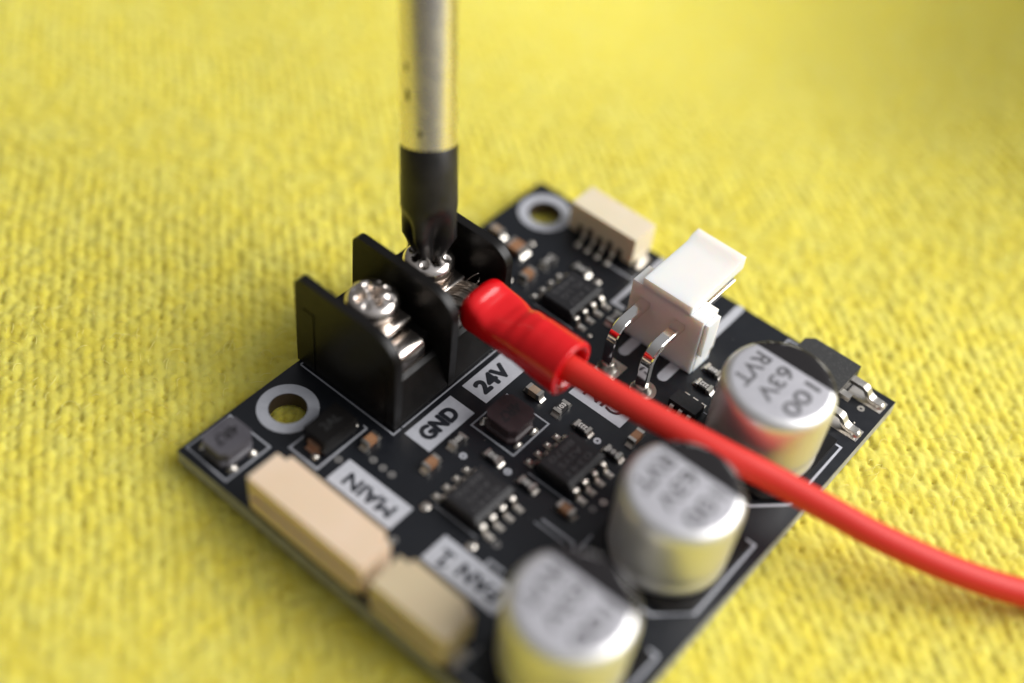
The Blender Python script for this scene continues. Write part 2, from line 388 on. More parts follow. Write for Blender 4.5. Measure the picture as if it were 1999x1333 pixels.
# vias and test dots
def via(x, y, r=.34, hole=.13, m='tin'):
    if hole:
        bm = bmesh.new(); ring(bm, x, y, hole, r, .002, .035, 20); o = obj("via_ring", bm, M[m], panel_o)
    else:
        bm = bmesh.new(); lathe(bm, [(r, .002), (r*.95, .05), (r*.6, .12), (.02, .15)], (x, y), 18, False); o = obj("solder_dot", bm, M[m], panel_o, True)
for x, y in ((18.27, 16.75), (22.24, 18.17), (25.88, 26.40), (41.6, 46.9), (30.39, 21.45)): via(x, y, .36, .13, 'silk' if x > 18 and x < 27 else 'tin')
for x, y in ((10.70, 8.92), (12.91, 10.97), (14.1, 10.92), (15.15, 10.94), (30.13, 20.24), (26.45, 11.79), (19.9, 6.2)): via(x, y, .36, .13, 'viag')
for x, y, r in ((19.51, 10.54, .48), (24.96, 10.24, .5), (5.33, 41.92, .36), (17.50, 36.05, .28), (7.08, 36.3, .36), (13.53, 42.37, .38), (42.0, 44.9, .12)): via(x, y, r, 0, 'leads')
for q in range(26):
    x, y = random.uniform(15, 42), random.uniform(10, 48); 
    bm = bmesh.new(); ring(bm, x, y, .10, .2, .001, .012, 12); obj("via_ring", bm, M['mask'], panel_o)
# ---- small chip parts -------------------------------------------------------
def chip(kind, x, y, along, Ls=1.6, Ws=.8, h=.5, body='mlcc', mark=None, tilt=0.0):
    if kind == 'R': body = 'resis'; Ws = .85
    bm = bmesh.new(); e = Ls*.20
    def B(a0, a1, b0, b1, z0, z1, bm):
        if along == 'x': box(bm, x+a0, x+a1, y+b0, y+b1, z0, z1)
        else: box(bm, x+b0, x+b1, y+a0, y+a1, z0, z1)
    B(-Ls/2+e-.01, Ls/2-e+.01, -Ws/2+.02, Ws/2-.02, .05, h+.02, bm)
    name = {'C': "ceramic_capacitor", 'R': "resistor"}[kind]
    o = obj(name, bm, M[body], board, bevel=.03, seg=1)
    for s in (-1, 1):
        bm = bmesh.new(); a = sorted((s*Ls/2, s*(Ls/2-e))); B(a[0], a[1], -Ws/2, Ws/2, .04, h+.035, bm)
        obj("end_terminal", bm, M['tin'], o, bevel=.06, seg=2, auto=.9)
        bm = bmesh.new(); # solder fillet, a concave wedge from pad to terminal
        pr = [(s*(Ls/2-.05), .01), (s*(Ls/2+.36), .01), (s*(Ls/2+.34), .05), (s*(Ls/2+.16), .11), (s*(Ls/2+.05), .26), (s*(Ls/2-.05), .40)]
        if along == 'x': prism(bm, [(x+p, q) for p, q in pr], 1, y-Ws*.46, y+Ws*.46)
        else: 
            A = [bm.verts.new((x-Ws*.46, y+p, q)) for p, q in pr]; Bv = [bm.verts.new((x+Ws*.46, y+p, q)) for p, q in pr]
            bm.faces.new(A[::-1]); bm.faces.new(Bv)
            for i in range(6): bm.faces.new((A[i], A[(i+1) % 6], Bv[(i+1) % 6], Bv[i]))
        obj("solder_fillet", bm, M['tin'], o, bevel=.03, seg=1, auto=1.0)
    if mark:
        if along == 'x': text("marking", mark, x, y, h+.030, .86, .50, math.pi, M['resw'], o, .04)
        else: text("marking", mark, x, y, h+.030, .86, .50, math.pi/2, M['resw'], o, .04)
    return o
chip('C', 11.40, 12.15, 'y', body='mlcc', h=.75); chip('C', 16.95, 14.0, 'y', body='mlcc', h=.75)
chip('C', 28.6, 18.35, 'x', body='mlcc', h=.7); chip('C', 18.35, 26.55, 'x', body='mlccg', h=.8)
chip('C', 28.3, 28.9, 'y', body='mlcc', h=.8)
chip('C', 1.9, 40.4, 'x', body='mlccg', h=.8); chip('C', 4.9, 40.0, 'x', 2.0, 1.5, .8, 'mlcc'); chip('C', 8.15, 37.85, 'y', 1.6, .9, .8, 'mlcc')
chip('R', 16.95, 17.5, 'y', mark='103'); chip('R', 20.4, 18.3, 'x', mark='512'); chip('R', 24.45, 18.15, 'x', mark='102')
chip('R', 21.25, 26.95, 'y', mark='103'); chip('R', 24.1, 26.45, 'x', mark='223'); chip('R', 27.85, 26.1, 'x', mark='101')
chip('R', 29.3, 38.4, 'x', mark='222'); chip('R', 28.85, 40.55, 'x', mark='010'); chip('R', 17.9, 39.4, 'y', mark='750')
chip('R', 8.35, 40.9, 'y', mark='472'); chip('R', 11.5, 42.3, 'x', mark='103')
# ---- eight-legged chips -------------------------------------------------------
def gull(bm, x, y, s, wd, run, z1, t=.2, n=4):
    """gull-wing lead leaving the body at x, height z1, in direction s along x, foot at distance run"""
    pr = [(0, z1), (.28*run, z1), (.48*run, .62*z1), (.56*run, .2), (.66*run, .10), (run, .08)]
    path = catmull([(x+s*a, y, b) for a, b in pr], n)
    sweep(bm, path, lambda i, t_: [(-wd/2, -t/2), (wd/2, -t/2), (wd/2, t/2), (-wd/2, t/2)], up=(0, 0, 1) )
def so8(cx, cy, mark, lines):
    bm = bmesh.new(); lx, ly, h0, h1 = 1.95, 2.48, .18, 1.60
    z = [(h0, .12), (h0+.62, 0), (h0+.76, 0), (1.36, .03), (h1, .17)]
    rings = []
    for zz, ins in z: rings.append([bm.verts.new((cx+sx*(lx-ins), cy+sy*(ly-ins), zz)) for sx, sy in ((-1, -1), (1, -1), (1, 1), (-1, 1))])
    # long bevel on the +x edge, as moulded chips have
    for v, (sx, sy) in zip(rings[-1], ((-1, -1), (1, -1), (1, 1), (-1, 1))):
        if sx > 0: v.co.x -= .34
    for a, b in zip(rings, rings[1:]):
        for i in range(4): bm.faces.new((a[i], a[(i+1) % 4], b[(i+1) % 4], b[i]))
    bm.faces.new(rings[0][::-1]); bm.faces.new(rings[-1])
    o = obj("chip", bm, M['epoxy'], board, bevel=.04, seg=1)
    for s in (-1, 1):
        for k in range(4):
            yy = cy+(k-1.5)*1.3; bm = bmesh.new(); gull(bm, cx+s*(lx-.1), yy, s, .44, 1.22, .80)
            obj("lead", bm, M['leads'], o, auto=.7)
            bm = bmesh.new(); xs = sorted((cx+s*(lx+.50), cx+s*(lx+1.42)))
            box(bm, xs[0], xs[1], yy-.32, yy+.32, .004, .028); obj("solder_pad", bm, M['tin'], o)
            bm = bmesh.new(); n = 10      # shiny fillet of solder over the toe
            lathe(bm, [(.31, .02), (.29, .09), (.20, .19), (.05, .24)], (0, 0), n, False)
            for v in bm.verts: v.co.x = cx+s*(lx+1.18)+v.co.x*.75; v.co.y = yy+v.co.y*.95
            obj("solder_fillet", bm, M['tin'], o, True)
    bm = bmesh.new(); 
    for i, l in enumerate(lines): text("marking", l, cx-.1+(-1.0+i*1.0)*1.0, cy, h1+.004, 3.2-.3*(i % 2), .62, -math.pi/2, M['mark'], o, .0)
    bm.free()
    return o
so8(22.55, 13.85, '', ["8870", "A2YS", "0341"]); so8(25.98, 22.2, '', ["8870", "A2YS", "0341"]); so8(13.40, 38.25, '', ["3485", "FL LG", "2 K07"])
# six-legged chip by the pin header
bm = bmesh.new(); cx, cy = 29.55, 35.0; box(bm, cx-1.45, cx+1.45, cy-.8, cy+.8, .15, 1.15)
o6 = obj("chip", bm, M['epoxy'], board, bevel=.08, seg=1, label="small six-legged black chip")
for s in (-1, 1):
    for k in range(3):
        xx = cx+(k-1)*.95; bm = bmesh.new()
        pr = [(0, .66), (.22, .66), (.4, .45), (.46, .2), (.56, .09), (.95, .07)]
        path = catmull([(xx, cy+s*(.72+a), b) for a, b in pr], 4)
        sweep(bm, path, lambda i, t_: [(-.2, -.08), (.2, -.08), (.2, .08), (-.2, .08)]); obj("lead", bm, M['leads'], o6, auto=.7)
        bm = bmesh.new(); ys = sorted((cy+s*1.2, cy+s*1.85)); box(bm, xx-.28, xx+.28, ys[0], ys[1], .004, .03); obj("solder_pad", bm, M['tin'], o6)
# ---- inductors ------------------------------------------------------------------
def inductor(cx, cy, hx, hy, m, label):
    bm = bmesh.new(); c = .55
    def oct_(k, z): return [bm.verts.new((cx+a, cy+b, z)) for a, b in ((-hx*k+c, -hy*k), (hx*k-c, -hy*k), (hx*k, -hy*k+c), (hx*k, hy*k-c), (hx*k-c, hy*k), (-hx*k+c, hy*k), (-hx*k, hy*k-c), (-hx*k, -hy*k+c))]
    R_ = [oct_(1, .1), oct_(1, .45), oct_(.86, .6), oct_(.86, 1.35), oct_(1.0, 1.5), oct_(1.0, 2.0)]
    for a, b in zip(R_, R_[1:]):
        for i in range(8): bm.faces.new((a[i], a[(i+1) % 8], b[(i+1) % 8], b[i]))
    bm.faces.new(R_[0][::-1]); bm.faces.new(R_[-1])
    o = obj("inductor", bm, M[m], board, label=label, bevel=.05, seg=1)
    for s in (-1, 1):
        for q in (-1, 1):
            bm = bmesh.new(); lathe(bm, [(.62, .01), (.58, .08), (.42, .2), (.1, .42)], (0, 0), 14, False)
            for v in bm.verts:
                v.co.x = cx+s*(hx+.18)+v.co.x*.55*(1+.3*random.random()); v.co.y = cy+q*hy*.62+v.co.y*(.7+.3*random.random())
            obj("solder_fillet", bm, M['tin'], o, True)
        bm = bmesh.new(); xs = sorted((cx+s*(hx-.6), cx+s*(hx+.42))); box(bm, xs[0], xs[1], cy-hy*.9, cy+hy*.9, .004, .03); obj("solder_pad", bm, M['mask'], o)
    text("marking", "4R7", cx-.1, cy, 2.004, 2.5, 1.15, -math.pi/2, M['dmark'], o, .05)
inductor(3.1, 3.1, 1.6, 1.85, 'ferr', "grey inductor at the left corner of the board")
inductor(19.05, 22.1, 1.8, 1.75, 'ferrB', "brownish black inductor below the 24V label")
# ---- diode beside the left mounting ring --------------------------------------
bm = bmesh.new()
box(bm, 7.1, 9.75, 8.25, 12.15, .25, 2.0); d_o = obj("diode", bm, M['blkpl'], board, bevel=.25, seg=3, auto=.6, label="black glossy diode beside the left mounting hole")
for s, yy in ((-1, 8.3), (1, 12.1)):
    bm = bmesh.new(); ys = sorted((yy, yy+s*.25)); box(bm, 7.75, 9.1, ys[0], ys[1], .12, 1.0); ys = sorted((yy-s*.5, yy+s*.55)); box(bm, 7.7, 9.15, ys[0], ys[1], .02, .115)
    obj("lead", bm, M['copper'], d_o)
    bm = bmesh.new(); lathe(bm, [(.4, .02), (.36, .1), (.2, .25), (.04, .32)], (9.0, yy+s*.55), 12, False); obj("solder_fillet", bm, M['tin'], d_o, True)
text("marking", "2AL", 8.35, 10.3, 2.004, 2.0, .9, math.pi/2, M['epoxyR'], d_o, .0)
# ---- aluminium capacitors ----------------------------------------------------
def capacitor(cx, cy, label=None, rot=0.0, second="63V", first="100"):
    R_, h = 5.15, 8.75
    bm = bmesh.new()
    prof = [(4.55, .68), (4.85, .70), (5.08, .82), (5.14, 1.15), (5.06, 1.55), (4.92, 1.85), (4.92, 2.05), (5.08, 2.3), (R_, 2.55)] + [(R_, 2.5+k*.55) for k in range(1, 9)] + \
           [(R_, 7.4), (R_-.02, 7.75), (R_-.10, 8.08), (R_-.22, 8.33), (R_-.40, 8.54), (R_-.62, 8.68), (R_-.85, 8.74)]
    lathe(bm, prof, (cx, cy), 96, True, False)
    can = obj("capacitor", bm, M['can'], board, True, label=label)
    bm = bmesh.new(); lathe(bm, [(R_-.85, 8.74), (R_-1.1, 8.76), (0.01, 8.765)], (cx, cy), 96, False, False); obj("can_top", bm, M['cantop'], can, True)
    # print: dark stripe segment following the rim, three rows of characters
    bm = bmesh.new(); d = 2.12; rr = R_-.20; a0 = math.asin(d/rr); N = 40
    pts = [(rr*math.cos(a0+(math.pi-2*a0)*i/N), rr*math.sin(a0+(math.pi-2*a0)*i/N)) for i in range(N+1)]
    def zt(x, y):
        r = math.hypot(x, y); 
        P = [(0, 8.765), (R_-1.1, 8.76), (R_-.85, 8.74), (R_-.62, 8.68), (R_-.40, 8.54), (R_-.22, 8.33), (R_-.10, 8.08)]
        for (ra, za), (rb, zb) in zip(P, P[1:]):
            if r <= rb: return za+(zb-za)*(r-ra)/(rb-ra)+.012
        return 8.10
    K = 8; rows = []
    for k in range(K+1):
        t = 1-(1-k/K)**2; row = []
        for x, y in pts: xx = x; yy = d+(y-d)*t; row.append(bm.verts.new((cx+xx, cy+yy, zt(xx, yy))))
        rows.append(row)
    for a, b in zip(rows, rows[1:]):
        for i in range(N):
            try: bm.faces.new((a[i], a[i+1], b[i+1], b[i]))
            except ValueError: pass
    bmesh.ops.remove_doubles(bm, verts=bm.verts, dist=.001)
    obj("polarity_stripe", bm, M['capblk'], can, True)
    for s_, xx, ww in ((first, 2.35, 4.4), (second, -.22, 4.5), ("RVT", -2.62, 4.3)):
        text("cap_lettering", s_, cx+xx, cy-.62, 8.772, ww, 1.6, -math.pi/2, M['capink'], can, .035)
    # black square base with two cut corners, rubber bung and lead ends
    bm = bmesh.new(); b = 5.25; c = 1.7
    prism(bm, [(cx-b, cy+b), (cx-b, cy-b+c), (cx-b+c, cy-b), (cx+b-c, cy-b), (cx+b, cy-b+c), (cx+b, cy+b)], 2, .06, .5)
    obj("base_plate", bm, M['blkpl'], can, bevel=.08, seg=1)
    for sy in (-1, 1):
        bm = bmesh.new(); ys = sorted((cy+sy*2.2, cy+sy*6.0)); box(bm, cx-.55, cx+.55, ys[0], ys[1], .02, .05); obj("lead", bm, M['mask'], can)
    can.scale.z = 1.033
    return can
capacitor(36.8, 36.35, "aluminium capacitor beside the right corner, sharpest of the three")
capacitor(37.15, 21.3, "aluminium capacitor in front of the red wire, middle of the three", first="100")
capacitor(37.1, 6.95, "aluminium capacitor at the bottom edge of the photo")
# ---- beige connectors -------------------------------------------------------
def connector(x0, x1, y0, y1, h, npin, m, front, label, step=True):
    bm = bmesh.new()
    if step:   # key steps on both ends of the wall facing away from the board edge
        k, d = 1.05, .55; yi = y1 if front < 0 else y0; sg = -1 if front < 0 else 1
        pts = [(x0, y0), (x1, y0), (x1, y1-d), (x1-k, y1-d), (x1-k, y1), (x0+k, y1), (x0+k, y1-d), (x0, y1-d)]
        prism(bm, pts, 2, .35, h)
    else: box(bm, x0, x1, y0, y1, .35, h)
    o = obj("connector", bm, M[m], board, bevel=.13, seg=2, auto=.6, label=label)
    # recessed channel and lower ledge on the edge side
    ye = y0 if front < 0 else y1
    bm = bmesh.new(); a = sorted((ye, ye+front*.32)); box(bm, x0+.5, x1-.5, a[0], a[1], .5, h*.46); obj("lower_ledge", bm, M[m], o, bevel=.08, seg=1)
    pitch = 1.25; n0 = (x0+x1)/2-(npin-1)*pitch/2
    for i in range(npin):
        xx = n0+i*pitch; bm = bmesh.new(); yb = y1 if front < 0 else y0; s = -front
        path = catmull([(xx, yb-s*.1, .55), (xx, yb+s*.25, .55), (xx, yb+s*.5, .25), (xx, yb+s*.62, .10), (xx, yb+s*1.25, .09)], 4)
        sweep(bm, path, lambda i_, t_: [(-.16, -.08), (.16, -.08), (.16, .08), (-.16, .08)]); obj("lead", bm, M['leads'], o, auto=.7)
        bm = bmesh.new(); lathe(bm, [(.42, .01), (.38, .08), (.22, .17), (.04, .2)], (0, 0), 12, False)
        for v in bm.verts: v.co.x = xx+v.co.x*.75; v.co.y = yb+s*1.1+v.co.y
        obj("solder_fillet", bm, M['tin'], o, True)
    for xx, s in ((x0, -1), (x1, 1)):
        bm = bmesh.new(); a = sorted((xx-s*.05, xx+s*.42)); box(bm, a[0], a[1], y0+.6, y0+2.2, .03, .85); obj("anchor_tab", bm, M['leads'], o, bevel=.08, seg=2, auto=.8)
        bm = bmesh.new(); a = sorted((xx+s*.05, xx+s*.75)); box(bm, a[0], a[1], y0+.4, y0+2.5, .004, .06); obj("solder_pad", bm, M['tin'], o)
    return o
connector(8.75, 21.75, .42, 4.35, 4.05, 8, 'beige', -1, "long beige eight-way connector beside the MAIN label")
connector(22.95, 30.85, .22, 4.1, 3.9, 4, 'ivory', -1, "shorter ivory four-way connector beside the FAN 1 label")
tcn = connector(6.62, 14.75, 46.35, 49.7, 3.75, 4, 'cream', 1, "beige four-way connector beside the top mounting hole", step=False)
for i in range(5):
    bm = bmesh.new(); xx = 8.1+i*1.25; box(bm, xx-.3, xx+.3, 46.25, 46.36, .36, 1.5+.25*(i % 2)); obj("slot_shade_block", bm, M['resis'], tcn)  # thin dark blocks on the wall, painting in the shade of slots
# ---- white pin header ---------------------------------------------------------
bm = bmesh.new()
pts = [(19.2, 38.85), (27.35, 38.85), (27.35, 41.3), (19.2, 41.3)]
box(bm, 19.35, 27.35, 38.85, 41.35, 0.06, 7.15)
hd = obj("pin_header", bm, M['white'], board, bevel=.38, seg=3, auto=.6, label="white two-pin right-angled header")
bm = bmesh.new(); box(bm, 27.30, 27.85, 39.2, 41.15, 2.6, 6.7); obj("side_rib", bm, M['white'], hd, bevel=.27, seg=3, auto=.6)
bm = bmesh.new(); prism(bm, [(38.80, 7.08), (47.5, 7.08), (47.5, 8.62), (46.6, 8.62), (45.7, 8.15), (38.80, 8.15)], 0, 20.45, 25.95)
obj("latch_plate", bm, M['white'], hd, bevel=.20, seg=3, auto=.6)
bm = bmesh.new(); box(bm, 20.3, 27.0, 41.2, 43.3, .1, 2.0); obj("floor_shelf", bm, M['white'], hd, bevel=.15, seg=2, auto=.6)
bm = bmesh.new(); box(bm, 19.2, 27.45, 39.3, 41.8, .07, 2.3); obj("foot", bm, M['white'], hd, bevel=.2, seg=2, auto=.6)
for cx in (21.12, 25.1):
    bm = bmesh.new(); r = 1.15; w2, t2 = .56, .40
    P = [(cx, 47.2, 5.2), (cx, 44, 5.2), (cx, 40, 5.2), (cx, 38.0, 5.2), (cx, 37.2, 5.2)]
    y0, z0 = 35.75, 5.2
    P += [(cx, 36.6, 5.2)] + [(cx, 35.75-1.7*math.sin(a), 3.5+1.7*math.cos(a)) for a in np.linspace(0, math.pi/2, 12)] + [(cx, 34.05, 3.0), (cx, 34.05, 2.0), (cx, 34.05, 1.0), (cx, 34.05, .05)]
    c = .10; sec = [(-w2+c, -t2), (w2-c, -t2), (w2, -t2+c), (w2, t2-c), (w2-c, t2), (-w2+c, t2), (-w2, t2-c), (-w2, -t2+c)]
    path = [Vector(p) for p in P]; rings = []
    for i, p_ in enumerate(path):
        t = (path[min(i+1, len(path)-1)]-path[max(i-1, 0)]).normalized(); s = Vector((1, 0, 0)); u = s.cross(t).normalized()
        k = 1.0
        rings.append([bm.verts.new(p_+s*a*k+u*b*k) for a, b in sec])
    for a, b in zip(rings, rings[1:]):
        for i in range(8): bm.faces.new((a[i], a[(i+1) % 8], b[(i+1) % 8], b[i]))
    bm.faces.new(rings[0][::-1]); bm.faces.new(rings[-1])
    obj("header_pin", bm, M['pin'], hd, auto=.5)
    bm = bmesh.new()
    if cx < 23: box(bm, cx-1.15+.35, cx+1.15+.35, 34.15-1.2, 34.15+1.2, .004, .04)
    else: disc(bm, cx+.2, 34.15, 1.28, .004, .04, 40)
    obj("solder_pad", bm, M['copper' if cx < 0 else 'leads'], hd)
    bm = bmesh.new(); lathe(bm, [(1.02, .03), (.95, .10), (.80, .28), (.68, .55), (.60, .82)], (cx+.03, 34.08), 28, False); obj("solder_fillet", bm, M['tin'], hd, True)
# ---- power transistor behind the nearest capacitor -----------------------------
bm = bmesh.new(); prism(bm, [(33.6, 42.9), (39.45, 42.9), (39.45, 49.45), (34.4, 49.45), (33.6, 48.75)], 2, .25, 2.25)
tr = obj("power_transistor", bm, M['epoxyR'], board, bevel=.08, seg=1, label="black power transistor at the right corner")
for yy in (48.42, 43.86):
    bm = bmesh.new()
    path = catmull([(39.3, yy, 1.25), (40.3, yy, 1.25), (41.0, yy, 1.15), (41.5, yy, .55), (42.05, yy, .32), (42.9, yy, .30)], 6)
    sweep(bm, path, lambda i_, t_: [(-.40, -.20), (.40, -.20), (.40, .20), (-.40, .20)]); obj("lead", bm, M['tin'], tr, auto=.6)
    bm = bmesh.new(); box(bm, 39.6, 43.25, yy-.85, yy+.75, .004, .05); obj("solder_pad", bm, M['leads'], tr)
    bm = bmesh.new(); lathe(bm, [(.6, .05), (.52, .2), (.38, .4), (.06, .5)], (42.7, yy+.05), 14, False); obj("solder_fillet", bm, M['tin'], tr, True)
bm = bmesh.new(); box(bm, 39.4, 40.5, 45.75, 46.45, 1.05, 1.55); obj("clipped_lead", bm, M['tin'], tr, bevel=.04, seg=1)

# ---- screw terminal block -------------------------------------------------------
bm = bmesh.new()
prism(bm, [(.45, .05), (12.0, .05), (12.0, .5), (10.55, 3.45), (9.85, 3.45), (9.85, 3.1), (9.35, 3.1), (9.35, 5.4), (.45, 5.4)], 1, 14.9, 29.7)
tb = obj("terminal_block", bm, M['blkpl'], board, bevel=.06, seg=1, label="black two-way barrier terminal block with screws")
def barrier(y0, y1, h):
    bm = bmesh.new(); x0, x1 = -.22, (11.75 if h > 11.5 else 12.05); r1, r2 = (2.3 if h > 11.5 else 3.0), 1.0
    pts = [(x0, .06), (x1, .06)]
    pts += [(x1-r1+r1*math.cos(a), h-r1*.85+r1*.85*math.sin(a)) for a in np.linspace(0, math.pi/2, 12)]
    pts += [(x0+r2-r2*math.sin(a), h-r2+r2*math.cos(a)) for a in np.linspace(0, math.pi/2, 6)]
    prism(bm, pts, 1, y0, y1); return obj("barrier_wall", bm, M['blkpl'], tb, bevel=.14, seg=2, auto=.5)
for y0, hh in ((14.5, 10.95), (21.65, 11.15), (29.1, 11.75)): barrier(y0, y0+.88, hh)
bm = bmesh.new(); box(bm, .8, 2.1, 14.42, 14.52, .2, 7.6); box(bm, 10.1, 10.9, 14.42, 14.52, .2, 7.0); obj("side_rib", bm, M['blkpl'], tb)
for ya, yb in ((15.42, 21.6), (22.58, 29.05)):
    bm = bmesh.new(); prism(bm, [(9.88, 3.46), (9.88, 3.78), (10.12, 3.78), (10.52, 3.48), (10.52, 3.30)], 1, ya, yb); obj("front_lip", bm, M['blkpl'], tb)
def screw(cx, cy, zt, hexhole=True):
    # raised: whole stack from clamp plate upwards
    bm = bmesh.new()       # contact strip bent down over the front
    out = [(9.1+.95*math.sin(t), 5.05+.95*math.cos(t)) for t in np.linspace(0, math.pi/2, 12)]
    prism(bm, [(9.4, 3.5), (9.4, 5.0), (9.1, 5.42), (3.0, 5.42), (3.0, 6.0)]+out+[(10.05, 3.5)], 1, cy-1.75, cy+1.85)
    obj("contact_strip", bm, M['bright'], tb, bevel=.02, seg=1, auto=.75)
    bm = bmesh.new(); z0, z1, xr = zt-3.55, zt-2.75, cx+2.75
    arc = [(xr-.4+.4*math.sin(t), (z0+z1)/2+.4*math.cos(t)) for t in np.linspace(math.pi, 0, 10)]
    prism(bm, [(cx-2.6, z1), (cx-2.6, z0)]+arc, 1, cy-2.1, cy+2.15)
    obj("clamp_plate", bm, M['bright'], tb, bevel=.02, seg=1, auto=.75)
    bm = bmesh.new(); ring(bm, cx, cy, 1.2, 2.35, zt-2.72, zt-2.1, 48); obj("spring_washer", bm, M['bright'], tb, bevel=.1, seg=2, auto=.7)
    bm = bmesh.new(); lathe(bm, [(1.25, zt-4.6), (1.25, zt-2.0)], (cx, cy), 24); obj("screw_shank", bm, M['bright'], tb)
    # pan head with a cross recess and rim dimples: radial height field
    bm = bmesh.new(); n = 96; rr = [0, .25, .5, .7, .9, 1.1, 1.3, 1.5, 1.7, 1.9, 2.1, 2.25, 2.35, 2.4]
    grid = []
    for r in rr:
        row = []
        for i in range(n):
            a = 2*math.pi*i/n; x, y = r*math.cos(a+.35), r*math.sin(a+.35)
            z = zt-.55*(r/2.4)**2-.32*max(0, (r-2.0)/.4)**2
            arm = min(abs(x), abs(y)); far = max(abs(x), abs(y))
            if arm < .36 and far < 1.62: z -= min(1.0, (1.62-far)*1.6)*min(1, (.36-arm)/.12)*.95
            if r < .7: z -= .5*(1-r/.7)
            for k in range(4):     # four small staked dimples between the arms
                da = math.pi/4+k*math.pi/2; dx, dy = x-1.55*math.cos(da), y-1.55*math.sin(da); q = math.hypot(dx, dy)
                if q < .42: z -= .22*(1-(q/.42)**2)
            row.append(bm.verts.new((cx+r*math.cos(a), cy+r*math.sin(a), z)))
            if r == 0: break
        grid.append(row)
    for i in range(n): bm.faces.new((grid[0][0], grid[1][i], grid[1][(i+1) % n]))
    for a, b in zip(grid[1:], grid[2:]):
        for i in range(n): bm.faces.new((a[i], b[i], b[(i+1) % n], a[(i+1) % n]))
    low = [bm.verts.new((cx+rad*math.cos(2*math.pi*i/n), cy+rad*math.sin(2*math.pi*i/n), z)) for rad, z in ((2.4, zt-1.45), (2.3, zt-1.75), (1.2, zt-1.8)) for i in range(n)]
    L = [grid[-1]]+[low[k*n:(k+1)*n] for k in range(3)]
    for a, b in zip(L, L[1:]):
        for i in range(n): bm.faces.new((a[i], b[i], b[(i+1) % n], a[(i+1) % n]))
    bm.faces.new(L[-1])
    # slotted collar below head
    lathe(bm, [(1.9, zt-2.1), (2.0, zt-2.0), (2.0, zt-1.85), (1.9, zt-1.78)], (cx, cy), 48)
    obj("screw", bm, M['bright'], tb, auto=.9)
screw(5.3, 18.55, 10.0); screw(5.25, 25.95, 9.75)

# ------------------------------------------------------------------ red wire with its crimped terminal
wire = thing("red_wire", "red stranded wire with red vinyl sleeved crimp terminal clamped under the second terminal screw", "wire")
P = [(12.5, 25.95, 7.55), (17, 25.9, 7.4), (22.3, 25.9, 7.3), (29.2, 26.7, 7.0), (36.2, 28.5, 6.1), (41.6, 30.2, 5.0), (46.4, 31.6, 4.0), (50.7, 32.95, 3.0), (56.7, 35.5, 1.6), (62.1, 38.5, .5), (69, 43.0, -.5), (79, 50, -.8), (96, 60, -.8), (120, 70, -3), (150, 78, -6)]
bm = bmesh.new(); sweep(bm, catmull(P, 10), lambda i, t: circ(1.22, 24)); obj("wire_insulation", bm, M['redw'], wire, True)
# sleeve: outer and inner skin
def sleeve():
    prof = [  # t, half width (y), half height (z)
        (0.0, 1.85, 1.35), (.012, 2.20, 1.66), (.04, 2.44, 1.92), (.08, 2.54, 2.06), (.12, 2.56, 1.98), (.16, 2.62, 1.74), (.24, 2.70, 1.52), (.34, 2.68, 1.52), (.43, 2.62, 1.74), (.54, 2.60, 2.16),
        (.66, 2.68, 2.42), (.80, 2.71, 2.56), (.92, 2.73, 2.64), (.985, 2.75, 2.68), (1.0, 2.66, 2.60)]
    A, B = Vector((10.9, 25.95, 7.75)), Vector((22.15, 25.9, 7.25)); n = 48; bm = bmesh.new(); rings = []
    def rg(t, a, b, e=2.0):
        c = A.lerp(B, t); out = []
        for i in range(n):
            q = 2*math.pi*i/n; cs, sn = math.cos(q), math.sin(q)
            ex = 2/e; dd = math.atan2(math.sin(q-.55), math.cos(q-.55)); d2 = math.atan2(math.sin(q-2.3), math.cos(q-2.3))
            k = 1-.08*math.exp(-((t-.43)/.06)**2-(dd/.6)**2)-.07*math.exp(-((t-.30)/.05)**2-(d2/.5)**2)+.03*math.exp(-((t-.60)/.07)**2-((q-1.4)/.5)**2)+.008*math.sin(9*t+3*q)
            out.append(bm.verts.new(c+Vector((0, k*a*abs(cs)**ex*(1 if cs > 0 else -1), k*b*abs(sn)**ex*(1 if sn > 0 else -1)))))
        return out
    import bisect
    ts = [p[0] for p in prof]
    def ev(t):
        i = min(max(bisect.bisect(ts, t)-1, 0), len(ts)-2); k = (t-ts[i])/(ts[i+1]-ts[i]); k2 = k*k*(3-2*k) if i > 2 else k
        return prof[i][1]+(prof[i+1][1]-prof[i][1])*k2, prof[i][2]+(prof[i+1][2]-prof[i][2])*k2
    tt = sorted(set([0, .004, .01, .02, .035, .05, .075, .1]+list(np.linspace(.12, .98, 40))+[.985, .993, 1.0]))
    for t in tt:
        a, b = ev(t); e = 3.4-1.4*min(1, max(0, (t-.25)/.35)); rings.append(rg(t, a, b, e))
    rings.append(rg(1.0, 2.12, 2.08)); rings.append(rg(.93, 2.05, 2.0)); rings.append(rg(.80, 1.9, 1.9)); rings.append(rg(.70, 1.25, 1.25))
    for a, b in zip(rings, rings[1:]):
        for i in range(n): bm.faces.new((a[i], a[(i+1) % n], b[(i+1) % n], b[i]))
    bm.faces.new(rings[0][::-1])
    obj("vinyl_sleeve", bm, M['red'], wire, True)
sleeve()
